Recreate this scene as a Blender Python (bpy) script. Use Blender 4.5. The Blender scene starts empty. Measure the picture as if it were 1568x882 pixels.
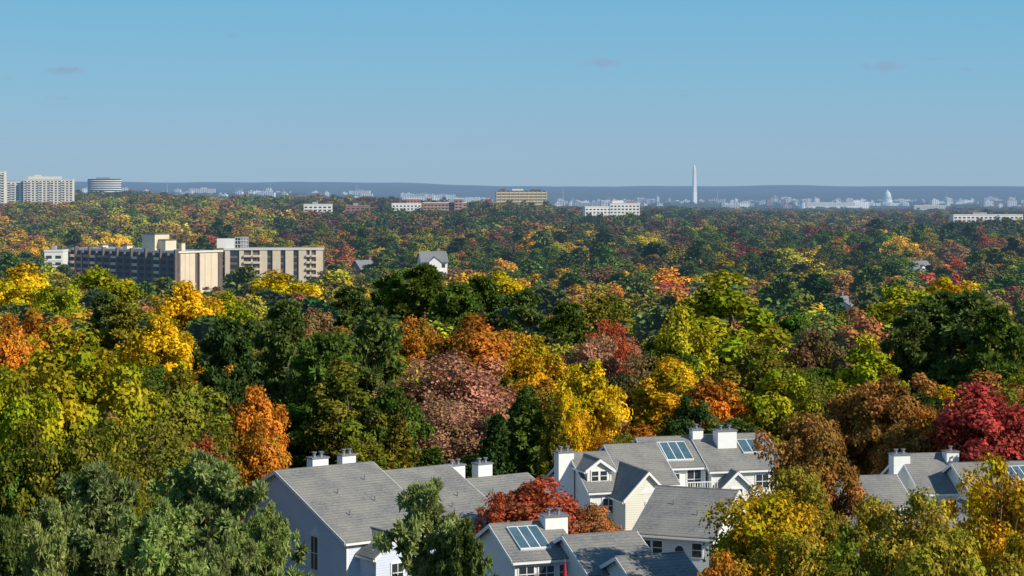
import bpy, math, random
import numpy as np
from mathutils import Matrix, Vector
rng=np.random.default_rng(11); random.seed(11)
H=33.0; F=3090.0; CX=784.0; HY=285.0
def at(px,Y): return (px-CX)*Y/F
def zt(py,Y): return H-(py-HY)*Y/F
scene=bpy.context.scene
scene.view_settings.view_transform='Standard'
scene.view_settings.look='None'; scene.view_settings.exposure=0
# ------------------------------------------------------------ terrain
PY=[-5000,0,170,200,260,330,450,600,900,1200,1800,2500,3500,5000,6500,8500,12000,15000,18000,22000,30000,60000]
PZ=[0,0,0,-1,-2,-4,-8,-11,-15,-14,-13,-11,-22,-34,-52,-62,-62,-20,15,30,10,-60]
def sm(t):
    t=np.clip(t,0,1); return t*t*(3-2*t)
def ground(x,y):
    x=np.asarray(x,float); y=np.asarray(y,float)
    b=np.interp(y,PY,PZ)
    u=x/np.maximum(y,150)
    s=sm((0.02-u)/0.14)
    b=b+s*np.interp(y,[0,1500,2500,4000,6500,8500,12000,15000,20000,60000],[0,0,1,14,35,50,50,35,50,0])
    b=b+sm((0.035-u)/0.05)*np.interp(y,[0,1200,1800,2500,3200,4500],[0,0,5,12,10,0])
    b=b-sm((u-0.07)/0.07)*np.interp(y,[0,1300,2200,3500,5500,7000],[0,0,6,8,5,0])
    b=b+np.exp(-((u+0.17)/0.07)**2)*np.interp(y,[0,400,600,900,1100,1500],[0,0,-6,-6,-5,0])
    a=np.interp(y,[0,250,600,3000,12000,18000,60000],[0.1,0.3,2.0,4.0,4,14,14])
    w=np.where(y<1000,70.,np.where(y<6000,260.,900.))
    n=np.sin(x/w*1.3+y/w*.4)+.6*np.sin(x/w*2.9-y/w*.9+1.7)+.4*np.sin(x/w*5.3+y/w*1.1+.6)
    b=b+a*n*.6
    b=b+20*np.exp(-(((x-812)/260)**2+((y-9000)/260)**2))
    b=b+13*np.exp(-(((x+711)/170)**2+((y-3450)/200)**2))
    return b
# ------------------------------------------------------------ materials
def newmat(name):
    m=bpy.data.materials.new(name); m.use_nodes=True
    nt=m.node_tree; nt.nodes.clear()
    out=nt.nodes.new('ShaderNodeOutputMaterial')
    return m,nt,out
def haze_glow(nt,sh,out,scale=11500.,mx=.84):  # aerial haze painted into materials: bluish emission growing with distance from the origin
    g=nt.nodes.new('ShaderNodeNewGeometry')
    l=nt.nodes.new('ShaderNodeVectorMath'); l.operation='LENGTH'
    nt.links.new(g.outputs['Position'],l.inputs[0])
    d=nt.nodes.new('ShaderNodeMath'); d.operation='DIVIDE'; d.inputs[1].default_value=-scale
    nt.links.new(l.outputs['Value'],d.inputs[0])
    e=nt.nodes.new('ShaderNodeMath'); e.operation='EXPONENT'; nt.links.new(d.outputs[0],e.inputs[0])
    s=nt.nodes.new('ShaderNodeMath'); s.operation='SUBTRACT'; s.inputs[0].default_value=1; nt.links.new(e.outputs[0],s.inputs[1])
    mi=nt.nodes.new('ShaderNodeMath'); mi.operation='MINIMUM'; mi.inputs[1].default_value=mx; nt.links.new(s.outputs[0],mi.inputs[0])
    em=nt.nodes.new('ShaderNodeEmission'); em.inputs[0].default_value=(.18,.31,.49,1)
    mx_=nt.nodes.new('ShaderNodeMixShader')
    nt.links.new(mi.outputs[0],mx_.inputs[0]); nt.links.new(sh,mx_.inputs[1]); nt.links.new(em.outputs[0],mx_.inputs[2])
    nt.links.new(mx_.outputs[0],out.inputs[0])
def mix(nt,a,b,fac,mode='MIX'):
    m=nt.nodes.new('ShaderNodeMix'); m.data_type='RGBA'; m.blend_type=mode
    for sock,v in ((m.inputs[0],fac),(m.inputs[6],a),(m.inputs[7],b)):
        if isinstance(v,bpy.types.NodeSocket): nt.links.new(v,sock)
        elif isinstance(v,(int,float)): sock.default_value=v
        else: sock.default_value=(*v,1)
    return m.outputs[2]
def mmath(nt,op,a,b=None):
    m=nt.nodes.new('ShaderNodeMath'); m.operation=op
    for i,v in enumerate((a,b)):
        if v is None: continue
        if isinstance(v,bpy.types.NodeSocket): nt.links.new(v,m.inputs[i])
        else: m.inputs[i].default_value=v
    return m.outputs[0]
def leafmat(name,inst,hz):
    m,nt,out=newmat(name)
    if inst:
        c=nt.nodes.new('ShaderNodeAttribute'); c.attribute_type='INSTANCER'; c.attribute_name='tcol'; col=c.outputs['Color']
    else:
        c=nt.nodes.new('ShaderNodeObjectInfo'); col=c.outputs['Color']
    lv=nt.nodes.new('ShaderNodeAttribute'); lv.attribute_name='lv'
    lh=nt.nodes.new('ShaderNodeAttribute'); lh.attribute_name='lh'
    green=mix(nt,col,(.50,.80,.6),1.0,'MULTIPLY')
    c1=mix(nt,col,green,lh.outputs['Fac'])
    vv=mmath(nt,'ADD',mmath(nt,'MULTIPLY',lv.outputs['Fac'],1.1),.45)
    vm=nt.nodes.new('ShaderNodeVectorMath'); vm.operation='SCALE'
    nt.links.new(c1,vm.inputs[0]); nt.links.new(vv,vm.inputs['Scale'])
    d=nt.nodes.new('ShaderNodeBsdfDiffuse'); nt.links.new(vm.outputs[0],d.inputs[0])
    if hz: haze_glow(nt,d.outputs[0],out); return m
    t=nt.nodes.new('ShaderNodeBsdfTranslucent'); nt.links.new(vm.outputs[0],t.inputs[0])
    s=nt.nodes.new('ShaderNodeMixShader'); s.inputs[0].default_value=.25
    nt.links.new(d.outputs[0],s.inputs[1]); nt.links.new(t.outputs[0],s.inputs[2])
    nt.links.new(s.outputs[0],out.inputs[0])
    return m
def simple(name,col,rough=.8,var=.15,scale=2.,hz=False,bands=None,metal=0,vscale=None,spec=.3,bump=0.2):
    m,nt,out=newmat(name)
    b=nt.nodes.new('ShaderNodeBsdfPrincipled')
    b.inputs['Roughness'].default_value=rough; b.inputs['Metallic'].default_value=metal
    b.inputs['Specular IOR Level'].default_value=spec
    tc=nt.nodes.new('ShaderNodeTexCoord'); n=nt.nodes.new('ShaderNodeTexNoise')
    n.inputs['Scale'].default_value=scale; n.inputs['Detail'].default_value=6
    nt.links.new(tc.outputs['Object'],n.inputs[0])
    lo=tuple(c*(1-var*1.6) for c in col); hi=tuple(min(1,c*(1+var*1.6)) for c in col)
    cc=mix(nt,lo,hi,n.outputs['Fac'])
    if bands:
        sp=nt.nodes.new('ShaderNodeSeparateXYZ'); nt.links.new(tc.outputs['Object'],sp.inputs[0])
        fr=mmath(nt,'FRACT',mmath(nt,'MULTIPLY',sp.outputs['Z'],1/bands))
        ln=mmath(nt,'LESS_THAN',fr,.14)
        cc=mix(nt,cc,tuple(c*.72 for c in col),ln)
    nt.links.new(cc,b.inputs['Base Color'])
    if bump:
        bp=nt.nodes.new('ShaderNodeBump'); bp.inputs['Strength'].default_value=bump; bp.inputs['Distance'].default_value=.05
        nt.links.new(n.outputs['Fac'],bp.inputs['Height']); nt.links.new(bp.outputs[0],b.inputs['Normal'])
    if hz: haze_glow(nt,b.outputs[0],out)
    else: nt.links.new(b.outputs[0],out.inputs[0])
    return m
def shingle():
    m,nt,out=newmat('asphalt_shingles')
    b=nt.nodes.new('ShaderNodeBsdfPrincipled'); b.inputs['Roughness'].default_value=.85; b.inputs['Specular IOR Level'].default_value=.2
    tc=nt.nodes.new('ShaderNodeTexCoord')
    n=nt.nodes.new('ShaderNodeTexNoise'); n.inputs['Scale'].default_value=3.5; n.inputs['Detail'].default_value=9; n.inputs['Roughness'].default_value=.75
    n2=nt.nodes.new('ShaderNodeTexNoise'); n2.inputs['Scale'].default_value=.45; n2.inputs['Detail'].default_value=4
    mp=nt.nodes.new('ShaderNodeMapping'); mp.inputs['Scale'].default_value=(1,1,3.5)
    nt.links.new(tc.outputs['Object'],mp.inputs[0]); nt.links.new(mp.outputs[0],n.inputs[0]); nt.links.new(tc.outputs['Object'],n2.inputs[0])
    sp=nt.nodes.new('ShaderNodeSeparateXYZ'); nt.links.new(tc.outputs['Object'],sp.inputs[0])
    fr=mmath(nt,'FRACT',mmath(nt,'MULTIPLY',sp.outputs['Z'],7.))
    ln=mmath(nt,'LESS_THAN',fr,.3)
    rr=nt.nodes.new('ShaderNodeValToRGB'); rr.color_ramp.elements[0].position=.3; rr.color_ramp.elements[1].position=.7; nt.links.new(n.outputs['Fac'],rr.inputs[0])
    r2=nt.nodes.new('ShaderNodeValToRGB'); r2.color_ramp.elements[0].position=.4; r2.color_ramp.elements[1].position=.62; nt.links.new(n2.outputs['Fac'],r2.inputs[0])
    c=mix(nt,(.11,.11,.11),(.32,.315,.30),rr.outputs[0])
    c=mix(nt,c,(.36,.34,.29),mmath(nt,'MULTIPLY',r2.outputs[0],.45))
    c=mix(nt,c,(.08,.08,.08),mmath(nt,'MULTIPLY',ln,.32))
    nt.links.new(c,b.inputs['Base Color']); nt.links.new(b.outputs[0],out.inputs[0])
    return m
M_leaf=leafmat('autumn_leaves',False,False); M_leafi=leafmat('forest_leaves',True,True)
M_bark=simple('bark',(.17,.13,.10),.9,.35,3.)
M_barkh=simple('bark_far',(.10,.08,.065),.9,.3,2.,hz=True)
M_roof=shingle()
M_side=simple('pale_siding',(.66,.72,.85),.6,.05,1.,bands=.2,bump=0)
M_white=simple('white_siding',(.82,.82,.79),.6,.05,1.,bands=.2,bump=0)
M_cream=simple('cream_siding',(.84,.80,.68),.6,.05,1.,bands=.2,bump=0)
M_trim=simple('white_trim',(.85,.85,.83),.5,.04,3.,bump=0)
M_glass=simple('window_glass',(.035,.045,.055),.12,.4,.6,spec=.8,bump=0)
M_sky=simple('skylight_glass',(.08,.15,.18),.15,.4,1.2,spec=.8,bump=0)
M_metal=simple('flue_metal',(.35,.35,.36),.4,.1,4.,metal=.6,bump=0)
M_wood=simple('weathered_deck',(.30,.26,.22),.8,.2,4.)
M_door=simple('painted_door',(.10,.12,.16),.5,.1,4.)
M_red=simple('red_canvas',(.45,.02,.04),.8,.15,6.)
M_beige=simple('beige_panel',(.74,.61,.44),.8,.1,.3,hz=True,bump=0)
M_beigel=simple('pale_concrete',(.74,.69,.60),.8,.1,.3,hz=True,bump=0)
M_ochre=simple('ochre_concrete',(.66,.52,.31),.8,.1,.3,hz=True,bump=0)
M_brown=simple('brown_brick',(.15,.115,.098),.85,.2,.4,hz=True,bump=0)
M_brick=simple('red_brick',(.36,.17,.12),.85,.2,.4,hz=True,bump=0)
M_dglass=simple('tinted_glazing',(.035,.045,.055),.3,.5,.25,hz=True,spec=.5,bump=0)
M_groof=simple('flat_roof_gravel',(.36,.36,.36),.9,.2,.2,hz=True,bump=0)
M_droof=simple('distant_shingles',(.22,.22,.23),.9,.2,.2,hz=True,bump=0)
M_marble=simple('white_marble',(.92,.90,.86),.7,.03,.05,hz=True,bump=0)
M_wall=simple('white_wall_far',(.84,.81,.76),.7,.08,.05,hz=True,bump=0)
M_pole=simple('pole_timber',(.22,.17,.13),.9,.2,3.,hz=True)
# ------------------------------------------------------------ mesh utils
def qmesh(name,V,Q,mats,midx=None,attrs=None):
    me=bpy.data.meshes.new(name)
    V=np.asarray(V,np.float32); Q=np.asarray(Q,np.int32); m=len(Q)
    me.vertices.add(len(V)); me.vertices.foreach_set('co',V.ravel())
    me.loops.add(4*m); me.loops.foreach_set('vertex_index',Q.ravel())
    me.polygons.add(m); me.polygons.foreach_set('loop_start',np.arange(0,4*m,4,dtype=np.int32))
    for k in mats: me.materials.append(k)
    if midx is not None: me.polygons.foreach_set('material_index',np.asarray(midx,np.int32))
    me.update(calc_edges=True)
    for k,v in (attrs or {}).items():
        a=me.attributes.new(k,'FLOAT','FACE'); a.data.foreach_set('value',np.asarray(v,np.float32))
    return me
def norm(a): return a/np.maximum(np.linalg.norm(a,axis=-1,keepdims=True),1e-6)
class TM:
    def __init__(s): s.V=[];s.Q=[];s.m=[];s.lv=[];s.lh=[];s.n=0
    def tube(s,p0,p1,r0,r1,k=6):
        p0=np.array(p0,float);p1=np.array(p1,float); d=norm(p1-p0)
        a=norm(np.cross(d,[.3,.9,.2])); b=np.cross(d,a)
        t=np.arange(k)*2*np.pi/k; ring=np.cos(t)[:,None]*a+np.sin(t)[:,None]*b
        s.V.append(np.vstack([p0+ring*r0,p1+ring*r1]))
        i=np.arange(k); j=(i+1)%k
        s.Q.append(np.stack([i,j,j+k,i+k],1)+s.n); s.n+=2*k
        s.m.append(np.ones(k)); s.lv.append(np.full(k,.5)); s.lh.append(np.zeros(k))
    def limb(s,p0,p1,r0,r1,k=5,seg=3,sag=.1):
        p0=np.array(p0,float);p1=np.array(p1,float); L=np.linalg.norm(p1-p0)
        pts=[p0+(p1-p0)*t+np.array([rng.normal(0,.04*L),rng.normal(0,.04*L),-sag*L*math.sin(math.pi*t)])*(0<t<1) for t in np.linspace(0,1,seg+1)]
        for i in range(seg):
            a=r0+(r1-r0)*i/seg; b=r0+(r1-r0)*(i+1)/seg; s.tube(pts[i],pts[i+1],a,b,k)
    def leaves(s,C,N,size,asp,lv,lh,T=None):
        n=len(C)
        if T is None: T=norm(np.cross(N,rng.normal(size=(n,3))))
        B=norm(np.cross(N,T)); sz=(size*rng.uniform(.6,1.35,n))[:,None]
        V=np.stack([C-T*sz*.5*asp,C-B*sz*.5,C+T*sz*.5*asp,C+B*sz*.5],1).reshape(-1,3)
        s.V.append(V); s.Q.append(np.arange(4*n).reshape(n,4)+s.n); s.n+=4*n
        s.m.append(np.zeros(n)); s.lv.append(lv); s.lh.append(lh)
    def done(s,name,mats):
        return qmesh(name,np.vstack(s.V),np.vstack(s.Q),mats,np.concatenate(s.m),{'lv':np.concatenate(s.lv),'lh':np.concatenate(s.lh)})
def clumps(t,C,rc,n,leaf,asp,cen,flat=.75,up=.35,gam=(0,1),vs=.2):
    """leafy puffs: leaves on the outer upper shell of each clump"""
    K=len(C)
    d=rng.normal(size=(K,n,3)); d[...,2]+=up; d=norm(d)
    r=rc[:,None]*(rng.uniform(.35,1.12,(K,n))**.6)
    P=C[:,None,:]+d*r[...,None]*np.array([1,1,flat])
    P=P+rng.normal(size=P.shape)*leaf*.4
    out=norm(C-cen)[:,None,:]
    N=norm(d*.8+out*.35+np.array([0,0,.25])+rng.normal(size=P.shape)*.55)
    lv=np.clip(rng.normal(.5,vs,(K,1))+rng.normal(0,vs,(K,n)),0,1)
    lh=np.clip(rng.uniform(gam[0],gam[1],(K,1))*1.1-.25+rng.normal(0,.18,(K,n)),0,1)
    t.leaves(P.reshape(-1,3),N.reshape(-1,3),leaf,asp,lv.ravel(),lh.ravel())
def decid(name,Ht,Rad,base,nc,nl,leaf,mats,taper=.25,limbs=22,k=6,rcs=(.19,.34),wob=1.,vs=.2,gam=(0,1)):
    t=TM(); zc=(Ht+base)/2; rz=(Ht-base)/2
    i=np.arange(nc)+.5; ph=np.arccos(1-2*i/nc); th=np.pi*(1+5**.5)*i
    d=np.stack([np.cos(th)*np.sin(ph),np.sin(th)*np.sin(ph),np.cos(ph)],1)+rng.normal(size=(nc,3))*.14; d=norm(d)
    az=np.arctan2(d[:,1],d[:,0]); p=rng.uniform(0,6.28,4)
    f=1+wob*(.13*np.sin(2*az+p[0])+.12*np.sin(3*az+p[1]+2*d[:,2])+.12*np.sin(5*az+p[2]-3*d[:,2]))
    fr=np.where(rng.random(nc)<.74,rng.uniform(.70,1.0,nc),rng.uniform(.25,.7,nc))
    hor=1-taper*np.maximum(d[:,2],0)-.25*np.maximum(-d[:,2],0)
    C=np.stack([d[:,0]*Rad*f*fr*hor,d[:,1]*Rad*f*fr*hor,zc+d[:,2]*rz*fr*(.90+.13*np.sin(3*az+p[3]))],1)
    rc=Rad*rng.uniform(rcs[0],rcs[1],nc)
    tp=np.array([rng.normal(0,.3),rng.normal(0,.3),base+rz*.9])
    t.limb((0,0,-1.5),tp,Ht*.022,Ht*.011,k+1,4,0); t.limb(tp,(tp[0]*1.5,tp[1]*1.5,Ht*.93),Ht*.011,.03,k,3,0)
    for j in rng.permutation(nc)[:limbs]:
        z0=base*.75+(C[j,2]-base)*.45*rng.uniform(.6,1); z0=min(max(z0,base*.6),Ht*.85)
        t.limb((tp[0]*z0/tp[2],tp[1]*z0/tp[2],z0),C[j],Ht*.0075,.035,k-1,3,-.05)
    clumps(t,C,rc,nl,leaf,1.5,np.array([0,0,zc-rz*.3]),vs=vs,gam=gam)
    return t.done(name,mats)
def pine(name,Ht,Rad,base,nb,tufts,nn,leaf,mats,asp=3.2,conical=.75,flat=.55,tr=.17,vary=(.45,1.15),rise=(.05,.35),zb=.6):
    t=TM(); t.limb((0,0,-1.5),(.2,.1,Ht*.6),Ht*.017,Ht*.009,6,3,0); t.limb((.2,.1,Ht*.6),(0,.1,Ht*.99),Ht*.009,.03,5,3,0)
    C=[];rc=[]
    for i in range(nb):
        f=(i+rng.random())/nb; z=base+(Ht-base)*f**.92
        L=Rad*((1-f)**conical)*rng.uniform(*vary)*(.75+.25*min(1,f*5))+.25
        a=i*2.4+rng.normal(0,.5); e=L*rng.uniform(*rise)
        e=min(e,Ht*1.02-z)
        tip=np.array([math.cos(a)*L,math.sin(a)*L,z+e]); rt=np.array([0,0,z-.1*L])
        t.limb(rt,tip,.02+.012*L,.015,4,2,.05)
        for q in range(tufts):
            s=rng.uniform(.4,1.03) if q else 1.
            p=rt+(tip-rt)*s+rng.normal(size=3)*np.array([.13,.13,.05])*L
            C.append(p); rc.append(Rad*tr*rng.uniform(.6,1.25)*(.65+.45*(1-f)))
    C=np.array(C);rc=np.array(rc);K=len(C)
    d=rng.normal(size=(K,nn,3)); d[...,2]+=zb; d=norm(d)
    P=C[:,None]+d*(rc[:,None]*rng.uniform(.2,1,(K,nn))**.6)[...,None]*np.array([1,1,flat])
    T=norm(d+rng.normal(size=d.shape)*.35); N=norm(d*.6+np.array([0,0,.4])+rng.normal(size=d.shape)*.6)
    B=norm(np.cross(N,T)); N=np.cross(T,B)
    lv=np.clip(rng.normal(.5,.22,(K,1))+rng.normal(0,.15,(K,nn)),0,1); lh=np.clip(rng.uniform(-.5,.4,(K,1))+rng.normal(0,.1,(K,nn)),0,1)
    t.leaves(P.reshape(-1,3),N.reshape(-1,3),leaf,asp,lv.ravel(),lh.ravel(),T.reshape(-1,3))
    return t.done(name,mats)
LM=[M_leaf,M_bark]; LI=[M_leafi,M_barkh]
# prototypes: (mesh, height, radius)
protos={'D':[],'S':[],'P':[],'C':[],'HD':[],'HP':[]}
for i in range(6):
    Rr=[5,4.6,5.4,4.2,5,4.8][i]; protos['D'].append((decid('broadleaf_%d'%i,16,Rr,[3,4,3.5,2.5,5,3][i],[68,60,76,60,70,64][i],190,.30,LM,[.2,.4,.1,.5,.3,.35][i],14,5,(.16,.33),[1,1.2,1.5,.9,1.4,1.3][i],.22),16,Rr))
for i in range(2): protos['S'].append((decid('sparse_broadleaf_%d'%i,15,5,3,85,130,.22,LM,.25,50,5),15,5))
for i in range(3): protos['P'].append((pine('pine_%d'%i,18,4.8,[6,4,8][i],36,5,78,.36,LM,2.4,[.42,.55,.35][i],.7,.23,(.4,1.2)),18,4.8))
protos['C'].append((pine('cedar_0',12,3.0,.8,74,4,52,.28,LM,1.8,.85,.9,.2),12,3.0))
for i in range(3): protos['HD'].append((decid('near_oak_%d'%i,16,5,[4,3,5][i],[110,105,115][i],290,.19,LM,.2,60,5,(.13,.27),1.3,.26),16,5))
for i in range(3): protos['HP'].append((pine('near_pine_%d'%i,18,4.8,4,62,9,95,.17,LM,3.6,[.45,.52,.4][i],.8,.115,(.35,1.2),(.1,.5),.6),18,4.8))
# ------------------------------------------------------------ palette
PAL=dict(green=(.12,.175,.028),olive=(.24,.21,.028),ygreen=(.43,.375,.022),yellow=(.76,.47,.018),gold=(.66,.37,.02),
 orange=(.68,.26,.033),rust=(.47,.19,.058),pink=(.54,.25,.16),red=(.56,.12,.055),crimson=(.50,.075,.065),brown=(.29,.17,.075),
 ever=(.068,.11,.03),pineg=(.14,.185,.045),palepine=(.29,.335,.105),maroon=(.26,.10,.065),bronze=(.45,.30,.04))
def jit(c,a=.12):
    k=1+rng.normal(0,a); return tuple(float(max(.004,x*k*(1+rng.normal(0,a*.6)))) for x in c)
NAMES={'D':'broadleaf_tree','S':'thinning_autumn_tree','P':'pine_tree','C':'cedar_tree','HD':'oak_tree','HP':'white_pine_tree'}
placed=[]; seen=[]
def puttree(kind,X,Y,top,width,col,name=None):
    me,ph,pr=random.choice(protos[kind]); g=float(ground(X,Y))
    o=bpy.data.objects.new(name or NAMES[kind],me); scene.collection.objects.link(o)
    h=max(4,top-g); o.location=(X,Y,g); o.rotation_euler=(0,0,random.uniform(0,6.28))
    s=width/(2*pr); o.scale=(s,s,h/ph); c=jit(PAL[col] if isinstance(col,str) else col,.06); o.color=(*c,1)
    placed.append((X,Y,width))
def T(kind,px,ytop,w,Y,col,name=None):
    puttree(kind,at(px,Y),Y,zt(ytop,Y),w*Y/F,col,name); seen.append((px,ytop,w,Y))
for a in [
 # foreground
 ('HP',150,722,220,104,'palepine'),('HP',70,775,160,92,'palepine'),('HP',325,712,230,108,'palepine'),('HP',250,785,210,95,'palepine'),('HP',405,790,120,104,'palepine'),
 ('HP',10,800,130,98,'pineg'),('HP',650,752,200,98,'palepine'),('HP',705,815,130,96,'pineg'),('HP',350,840,150,90,'palepine'),
 ('HD',215,745,110,116,'olive'),
 ('HD',1180,738,235,112,'gold'),('HD',1240,615,170,133,'rust'),('HD',1215,700,150,128,'bronze'),('HD',1400,742,200,108,'bronze'),('HD',1525,692,190,112,'gold'),
 ('HD',1310,800,190,98,'olive'),('HD',1460,785,220,95,'bronze'),('HD',1560,795,140,98,'gold'),('HD',1110,840,150,104,'orange'),('HD',1335,745,130,120,'bronze'),('HD',1215,800,170,104,'bronze'),
 ('D',815,735,160,163,'red','maple_tree'),('D',765,752,70,160,'red','maple_tree'),('D',905,768,80,166,'rust','maple_tree'),
 # left wall of trees
 ('D',110,502,200,172,'ygreen','tulip_tree'),('D',30,560,130,165,'ygreen','tulip_tree'),('D',55,640,120,150,'olive'),('D',140,640,130,150,'olive'),('D',5,690,110,150,'green'),
 ('D',270,560,150,182,'olive','oak_tree'),('S',240,640,150,160,'olive','oak_tree'),('S',320,640,110,170,'olive'),
 ('D',392,590,105,186,'orange','maple_tree'),('D',310,660,90,168,'red','maple_tree'),('D',400,640,90,180,'orange','maple_tree'),
 ('P',350,498,120,215,'ever'),('P',440,470,120,235,'pineg'),('P',495,520,130,215,'green'),('P',575,480,110,230,'pineg'),('D',520,560,130,205,'olive'),('D',600,590,100,205,'green'),('C',610,640,90,198,'olive'),('D',560,660,90,196,'olive'),
 ('S',700,525,190,222,'pink','maple_tree'),('S',690,600,150,210,'pink','maple_tree'),('D',730,480,140,275,'orange','maple_tree'),('D',640,486,80,290,'orange'),
 ('C',805,598,110,206,'green'),('C',760,640,80,202,'ever'),('C',850,630,70,200,'olive'),('D',905,545,110,215,'yellow'),('D',870,590,70,205,'yellow'),('D',815,512,90,250,'gold'),('D',905,510,90,262,'pink'),
 ('C',660,690,110,194,'green'),('C',720,700,110,196,'ever'),('D',945,660,60,200,'olive'),
 ('D',1105,425,200,262,'ygreen','tulip_tree'),('D',1050,470,110,255,'ygreen'),('D',1160,528,140,226,'olive'),('D',1020,555,130,222,'gold'),('S',985,540,100,232,'brown'),('D',1085,570,110,214,'orange'),
 ('D',1055,602,90,206,'ever','holly_tree'),('D',1190,560,120,215,'ygreen'),('D',1250,505,90,262,'brown'),('S',1250,560,110,215,'olive'),
 ('P',1460,455,190,250,'pineg'),('P',1400,485,120,246,'pineg'),('P',1525,478,120,240,'green'),('D',1365,566,130,205,'rust'),('D',1300,585,110,208,'rust'),('D',1330,520,120,240,'ygreen'),
 ('D',1505,585,160,192,'crimson','maple_tree'),('D',1425,630,90,198,'orange'),('D',1390,640,100,196,'rust'),('D',1560,640,90,190,'crimson','maple_tree'),
 ('D',245,480,110,262,'yellow'),('D',285,430,120,330,'yellow'),('P',190,470,120,280,'olive'),('D',60,470,140,262,'orange'),('D',15,480,100,250,'orange'),('P',165,455,100,300,'pineg'),
 ('P',650,412,120,360,'green'),('P',600,425,100,365,'green'),('P',540,445,120,330,'pineg'),('P',700,440,110,330,'green'),('P',800,450,110,330,'pineg'),('P',740,430,90,350,'green'),
 ('D',770,412,120,400,'yellow'),('D',435,412,120,430,'yellow'),('D',470,465,100,300,'brown'),('D',20,400,130,360,'yellow'),('D',160,402,130,420,'ygreen'),('D',350,445,90,360,'ygreen'),('D',90,430,110,330,'ygreen'),
 ('P',870,470,100,300,'green'),('D',930,450,110,350,'olive'),('S',930,490,90,290,'red'),
 ('D',1380,430,140,340,'ygreen'),('D',1450,420,120,390,'yellow'),('D',1290,470,100,320,'olive'),('D',1210,470,90,330,'green'),
]: T(*a)
# individually placed infill behind the houses
def freeof(X,Y,r): return all((X-a)**2+(Y-b)**2>r*r for a,b,_ in placed)
Yv=203.
while Yv<300:
    sp=7.4+ (Yv-200)*.02
    u=-0.285
    while u<0.285:
        X=u*Yv+rng.normal(0,1.5); Yy=Yv+rng.normal(0,1.7)
        if freeof(X,Yy,4.4):
            px=CX+F*X/Yy
            yt=np.interp(Yy,[200,230,260,300],[620,570,530,492])+rng.uniform(-14,42)
            for sx,sy,sw,sY in seen:
                if 195<sY<345 and Yy<sY+4 and abs(px-sx)<sw*.5: yt=max(yt,min(sy+sw*.72,sy+120))
            kd=rng.choice(['D','D','D','S','P','C'],p=[.3,.2,.12,.13,.17,.08])
            if kd in 'PC': col=rng.choice(['green','ever','pineg','olive'])
            else: col=rng.choice(['olive','ygreen','yellow','gold','orange','rust','green','brown','pink'],p=[.18,.15,.16,.13,.14,.09,.07,.04,.04])
            if zt(yt,Yy)-ground(X,Yy)>4.5:
                puttree(str(kd),X,Yy,zt(yt,Yy),rng.uniform(7,11.5) if kd!='C' else 5,str(col))
        u+=sp/Yv
    Yv+=sp
# left slope trees in front of y=200
for Yv in (128,143,158,174,188):
    for u in np.arange(-.31,-.135,6.8/Yv):
        X=u*Yv+rng.normal(0,1.2); Yy=Yv+rng.normal(0,1.5)
        if X>-26 and Yv>150 or X>-21: continue
        if freeof(X,Yy,3.5):
            yt=np.interp(Yy,[125,150,170,200],[800,740,680,610])+rng.uniform(-5,40)
            puttree(str(rng.choice(['D','D','S','P'])),X,Yy,zt(yt,Yy),rng.uniform(6,8.5),str(rng.choice(['olive','olive','ygreen','green','bronze','pineg'])))
# ------------------------------------------------------------ instanced forests
def scatter(name,coll,P,rz,sc,col,idx):
    me=bpy.data.meshes.new(name); n=len(P); me.vertices.add(n); me.vertices.foreach_set('co',np.asarray(P,np.float32).ravel())
    me.attributes.new('rz','FLOAT','POINT').data.foreach_set('value',np.asarray(rz,np.float32))
    me.attributes.new('sc','FLOAT_VECTOR','POINT').data.foreach_set('vector',np.asarray(sc,np.float32).ravel())
    me.attributes.new('pidx','INT','POINT').data.foreach_set('value',np.asarray(idx,np.int32))
    c4=np.concatenate([np.asarray(col,np.float32),np.ones((n,1),np.float32)],1)
    me.attributes.new('tcol','FLOAT_COLOR','POINT').data.foreach_set('color',c4.ravel())
    o=bpy.data.objects.new(name,me); scene.collection.objects.link(o)
    ng=bpy.data.node_groups.new(name+'_scatter','GeometryNodeTree')
    ng.interface.new_socket('Geometry',in_out='INPUT',socket_type='NodeSocketGeometry')
    ng.interface.new_socket('Geometry',in_out='OUTPUT',socket_type='NodeSocketGeometry')
    N=ng.nodes; L=ng.links
    gi=N.new('NodeGroupInput'); go=N.new('NodeGroupOutput'); ip=N.new('GeometryNodeInstanceOnPoints'); ci=N.new('GeometryNodeCollectionInfo')
    ci.inputs['Collection'].default_value=coll; ci.inputs['Separate Children'].default_value=True; ci.inputs['Reset Children'].default_value=True
    def na(nm,dt):
        a=N.new('GeometryNodeInputNamedAttribute'); a.data_type=dt; a.inputs['Name'].default_value=nm; return a.outputs['Attribute']
    L.new(gi.outputs[0],ip.inputs['Points']); L.new(ci.outputs[0],ip.inputs['Instance']); ip.inputs['Pick Instance'].default_value=True
    L.new(na('pidx','INT'),ip.inputs['Instance Index'])
    cx=N.new('ShaderNodeCombineXYZ'); L.new(na('rz','FLOAT'),cx.inputs['Z'])
    er=N.new('FunctionNodeEulerToRotation'); L.new(cx.outputs[0],er.inputs[0]); L.new(er.outputs[0],ip.inputs['Rotation'])
    L.new(na('sc','FLOAT_VECTOR'),ip.inputs['Scale']); L.new(ip.outputs[0],go.inputs[0])
    md=o.modifiers.new('scatter','NODES'); md.node_group=ng
    return o
cm=bpy.data.collections.new('midground_tree_kinds'); cf=bpy.data.collections.new('far_tree_kinds')
for i in range(5):
    o=bpy.data.objects.new('canopy_a_broadleaf_%d'%i,decid('canopy_broadleaf_%d'%i,16,5,1.5,34,110,.42,LI,[.25,.45,.15,.5,.35][i],6,5,(.2,.37),1.2,.15,(0,.65))); cm.objects.link(o)
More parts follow.
